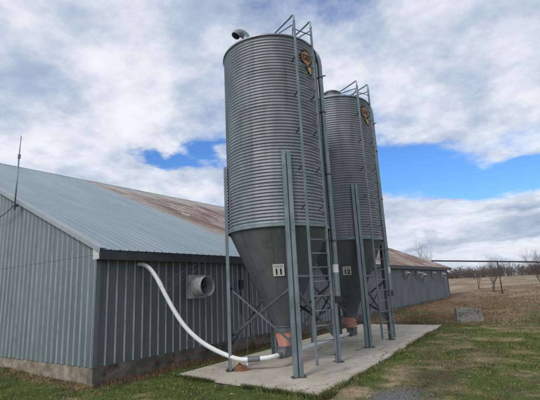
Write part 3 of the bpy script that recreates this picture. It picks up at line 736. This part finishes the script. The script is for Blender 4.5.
# ------------------------------------------------------------------ bare shrubs and trees
def grow(m, p, d, length, r, depth, rnd):
    n = 4; pts = [p]; 
    for i in range(n):
        d = (d + Vector((rnd.uniform(-1, 1), rnd.uniform(-1, 1), rnd.uniform(-.4, .8))) * .16).normalized(); pts.append(pts[-1] + d * length / n)
    m.tube(pts, r, 5 if r > .01 else 3, False, [r * (1 - .55 * i / n) for i in range(n + 1)])
    if depth == 0: return
    for k in range(rnd.choice((3, 3, 4))):
        i = rnd.randint(1, n); q = pts[i]
        a = rnd.uniform(0, 6.283); side = Vector((math.cos(a), math.sin(a), rnd.uniform(.1, .9))).normalized()
        grow(m, q, (d * .9 + side * .9).normalized(), length * rnd.uniform(.55, .8), max(r * .5, .0035), depth - 1, rnd)
def bare_tree(x, y, h, seed, label, stems=3, group=None):
    rnd = random.Random(seed); z = float(height(x, y))
    root = empty('bare_shrub' if h < 4 else 'bare_tree', (x, y, z), label, 'shrub' if h < 4 else 'tree', group)
    tk = MB(); cr = MB()
    for s in range(stems):
        a = rnd.uniform(0, 6.28); d = Vector((.28 * math.cos(a), .28 * math.sin(a), 1)).normalized() if stems > 1 else Vector((.03, .02, 1))
        top = d * h * .28; tk.tube([Vector((.05 * math.cos(a), .05 * math.sin(a), -.1)), top * .5, top], .05, 6, False, [h * .011, h * .009, h * .007])
        for j in range(3):
            aa = rnd.uniform(0, 6.28); grow(cr, top * rnd.uniform(.75, 1), (d * 1.1 + Vector((math.cos(aa), math.sin(aa), .5)) * .5).normalized(), h * .36, h * .0055, 3, rnd)
    tk.build('trunk', 'bark', root, True); cr.build('crown', 'bark', root)
    return root
#TREES
bare_tree(2.5, 38.0, 3.6, 3, 'leafless many-stemmed shrub beside the post of the overhead pipe', 4)
bare_tree(6.3, 41.0, 3.9, 11, 'leafless shrub in the stubble field beyond the overhead pipe', 4)
bare_tree(.1, 46.0, 2.6, 8, 'low leafless shrub in the stubble field past the barn end', 3)
bare_tree(-7.0, 50.0, 6.6, 21, 'tall leafless tree rising behind the far barn roof', 2)

# far wood along the field edge: one mass
Nw = 900; tv = []; tf = []
for i in range(Nw):
    x = rng.uniform(-230, 140); y = 245 + rng.uniform(0, 70) - .08 * (x + 40); zg = float(height(x, y)) - .3
    hh = (4.0 + 3.6 * float(vnoise(np.array(x * .06), np.array(1.0), 3))) * rng.uniform(.7, 1.2) * float(np.clip((x + 92) / 45, .5, 1.0)); rw = hh * rng.uniform(.28, .45)
    o = len(tv); tv += [(x - .15, y, zg), (x + .15, y, zg), (x + .05, y + .1, zg + hh * .8)]; tf.append((o, o + 1, o + 2))
    for k in range(150):
        u = rng.normal(size=3); u /= np.linalg.norm(u); q = rng.uniform(.05, 1) ** .5
        c = np.array((x, y, zg + hh * .48)) + u * q * np.array((rw, rw, hh * .5)); d = rng.normal(size=3) * np.array((.3, .3, .6)); w_ = rng.normal(size=3) * .10
        o = len(tv); tv += [tuple(c - w_), tuple(c + w_), tuple(c + d)]; tf.append((o, o + 1, o + 2))
me = np_mesh('far_wood', np.array(tv), np.array(tf), None, 'far_bark')
tag(link('far_wood', me), 'dark leafless wood along the far edge of the field', 'wood', kind='stuff')

# ------------------------------------------------------------------ grass, weeds, stubble, gravel
fwd = -np.array(RW[2]); rgt = np.array(RW[0])
def in_view(x, y, lim=.80):
    ddx = x - CAM.x; ddy = y - CAM.y; f2 = ddx * fwd[0] + ddy * fwd[1]; s2 = ddx * rgt[0] + ddy * rgt[1]
    return (f2 > .5) & (np.abs(s2) < lim * f2 + 1.2)
def blades(x, y, hgt, wid, col, lean=.5):
    n = len(x); z = height(x, y) - .005
    a = rng.uniform(0, 2 * np.pi, n); b = rng.uniform(0, 2 * np.pi, n); l = hgt * lean * rng.uniform(.1, 1.2, n)
    wx, wy = np.cos(a) * wid / 2, np.sin(a) * wid / 2; lx, ly = np.cos(b) * l, np.sin(b) * l
    v = np.stack([np.stack([x - wx, y - wy, z], -1), np.stack([x + wx, y + wy, z], -1),
                  np.stack([x + wx * .7 + lx * .4, y + wy * .7 + ly * .4, z + hgt * .6], -1), np.stack([x - wx * .7 + lx * .4, y - wy * .7 + ly * .4, z + hgt * .6], -1),
                  np.stack([x + lx, y + ly, z + hgt], -1)], 1).reshape(-1, 3)
    o = np.arange(n)[:, None] * 5
    F = np.concatenate([o + np.array([0, 1, 2]), o + np.array([0, 2, 3]), o + np.array([3, 2, 4])], 0)
    return v, F, np.repeat(col, 5, 0)
def scatter(n, x0, x1, y0, y1):
    x = rng.uniform(x0, x1, n); y = rng.uniform(y0, y1, n)
    k = (slab_dist(x, y) > .0) & ((x > .03) | (y < -.03)) & in_view(x, y)
    return x[k], y[k]
def jitter(col, n, s=.28): return np.clip(col * rng.uniform(1 - s, 1 + s, (n, 1)) * rng.uniform(.93, 1.07, (n, 3)), .004, .8)
parts = []
def grass_layer(n, box, hmul, wid):
    x, y = scatter(n, *box); zc = zone_color(x, y)
    greenness = (zc[:, 1] - zc[:, 0]) / (zc.sum(1) + 1e-6)
    edge = np.exp(-(slab_dist(x, y) / .16) ** 2)
    cl = fbm(x * 2.6, y * 2.6, 77, 4); tall = (.35 + 2.4 * np.clip(cl - .3, 0, 1) ** 1.3) * (1 + .6 * edge * (x > 3))
    keep = rng.uniform(0, 1, len(x)) < np.where(greenness > .0, 1.0, .45)
    dgr = np.exp(-((x - 5.62) / .42) ** 2 - ((y - 1.5) / .75) ** 2); keep &= rng.uniform(0, 1, len(x)) > np.clip(dgr * 1.6 - .3, 0, .97)
    x, y, zc, tall, greenness = x[keep], y[keep], zc[keep], tall[keep], greenness[keep]
    col = zc * 1.12
    isg = rng.uniform(0, 1, len(x)) < .58
    col = np.where((isg & (greenness > -.03))[:, None], np.stack([.074 + .03 * sst(x, 4, 6), .112 + .012 * sst(x, 4, 6), .026 + .01 * sst(x, 4, 6)], -1), col)
    strw = rng.uniform(0, 1, len(x)) < .15
    col = np.where(strw[:, None], np.array([.30, .235, .13]), col)
    parts.append(blades(x, y, hmul * tall * rng.uniform(.6, 1.25, len(x)), wid * rng.uniform(.7, 1.3, len(x)), jitter(col, len(x)), .75))
grass_layer(150000, (-6, 9.5, -3.2, 4.0), .055, .008)
grass_layer(120000, (-1, 10.5, 4.0, 14.0), .060, .010)
grass_layer(60000, (0, 13, 13.0, 26.0), .085, .016)
# longer fringe flopping over the pad's free edges
x, y = scatter(110000, 3.7, 5.2, .7, 12.4); k = (slab_dist(x, y) < .5 * (fbm(x * 1.6, y * 1.6, 12, 4) - .42)); x, y = x[k], y[k]
parts.append(blades(x, y, .095 * rng.uniform(.4, 1.5, len(x)), .009 * rng.uniform(.7, 1.3, len(x)), jitter(np.where((rng.uniform(0, 1, len(x)) < .3)[:, None], np.array([.29, .225, .125]), np.array([.100, .130, .040])), len(x), .35), .9))
x, y = scatter(30000, .8, 4.7, .8, 1.4); k = (slab_dist(x, y) < .5 * (fbm(x * 1.6, y * 1.6, 12, 4) - .42)); x, y = x[k], y[k]
parts.append(blades(x, y, .075 * rng.uniform(.5, 1.4, len(x)), .008 * rng.uniform(.7, 1.3, len(x)), jitter(np.tile(np.array([.080, .10, .031]), (len(x), 1)), len(x), .35), .9))
V = np.concatenate([p[0] for p in parts]); off = np.cumsum([0] + [len(p[0]) for p in parts]); F = np.concatenate([p[1] + off[i] for i, p in enumerate(parts)]); Cc = np.concatenate([p[2] for p in parts])
tag(link('grass', np_mesh('grass', V, F, Cc, 'blades')), 'short patchy green and straw coloured grass around the pad', 'grass', kind='stuff')
# dead weeds along the barn and behind the pad
parts = []
def weeds(n, box, hh, wid, col, thr):
    x, y = scatter(n, *box); k = fbm(x * .8, y * .8, 91, 3) > thr; x, y = x[k], y[k]
    parts.append(blades(x, y, hh * rng.uniform(.35, 1.2, len(x)), np.full(len(x), wid), jitter(np.tile(np.array(col), (len(x), 1)), len(x), .45), .8))
weeds(7000, (.05, .55, .2, 13), .10, .009, (.15, .10, .058), .46)
weeds(5000, (-6, .2, -.45, -.03), .07, .008, (.27, .195, .11), .5)
weeds(16000, (.05, 5.5, 12.2, 31), .11, .016, (.17, .11, .065), .46)
weeds(10000, (.05, 6.5, 12.2, 31), .12, .018, (.28, .205, .125), .50)
weeds(1500, (.05, 4.5, 12.3, 20), .32, .012, (.16, .09, .055), .58)
weeds(26000, (-1, 13, 22, 60), .12, .028, (.24, .175, .12), .42)
V = np.concatenate([p[0] for p in parts]); off = np.cumsum([0] + [len(p[0]) for p in parts]); F = np.concatenate([p[1] + off[i] for i, p in enumerate(parts)]); Cc = np.concatenate([p[2] for p in parts])
tag(link('dead_weeds', np_mesh('dead_weeds', V, F, Cc, 'blades')), 'dead brown weeds along the barn and in the field', 'weeds', kind='stuff')
# gravel stones
gv = []; gf = []
for i in range(1100):
    x = rng.normal(5.62, .30); y = rng.normal(1.6, .55); s = rng.uniform(.008, .022); z = float(height(x, y))
    o = len(gv); gv += [(x + s * a, y + s * b, z + s * c * .7) for a, b, c in ((1, 0, 0), (-.8, .4, .1), (-.3, -1, 0), (.2, .9, 0), (.1, 0, 1))]
    gf += [(o, o + 3, o + 4), (o + 3, o + 1, o + 4), (o + 1, o + 2, o + 4), (o + 2, o, o + 4)]
tag(link('gravel', np_mesh('gravel', np.array(gv), np.array(gf), None, 'gravel')), 'grey gravel patch in the grass beside the pad', 'gravel', kind='stuff')

# dead leaves and crumbs on the pad and the grass
n = 2600; x = rng.uniform(-4, 8.5, n); y = rng.uniform(-2.5, 13, n); k = ((x > .1) | (y < -.1)) & in_view(x, y); x, y = x[k], y[k]
sdl = slab_dist(x, y); k = (sdl > -.5) | (rng.uniform(0, 1, len(x)) < .16); x, y, sdl = x[k], y[k], sdl[k]
z = np.where(sdl < 0, .004, height(x, y) + .03); a = rng.uniform(0, 6.28, len(x)); r = rng.uniform(.010, .028, len(x)); tl = rng.uniform(0, .012, (len(x), 4))
ang = a[:, None] + np.array([0, 1.4, 3.14, 4.7])[None]; rad = r[:, None] * np.array([1, .55, 1, .5])[None]
V = np.stack([x[:, None] + np.cos(ang) * rad, y[:, None] + np.sin(ang) * rad, z[:, None] + tl], -1).reshape(-1, 3)
F = np.arange(len(V)).reshape(-1, 4)
col = np.repeat(jitter(np.where((rng.uniform(0, 1, len(x)) < .25)[:, None], np.array([.42, .38, .30]), np.array([.19, .12, .065])), len(x), .4), 4, 0)
tag(link('leaf_litter', np_mesh('leaf_litter', V, F, col, 'blades')), 'scattered dead leaves on the grass and concrete pad', 'leaves', kind='stuff')
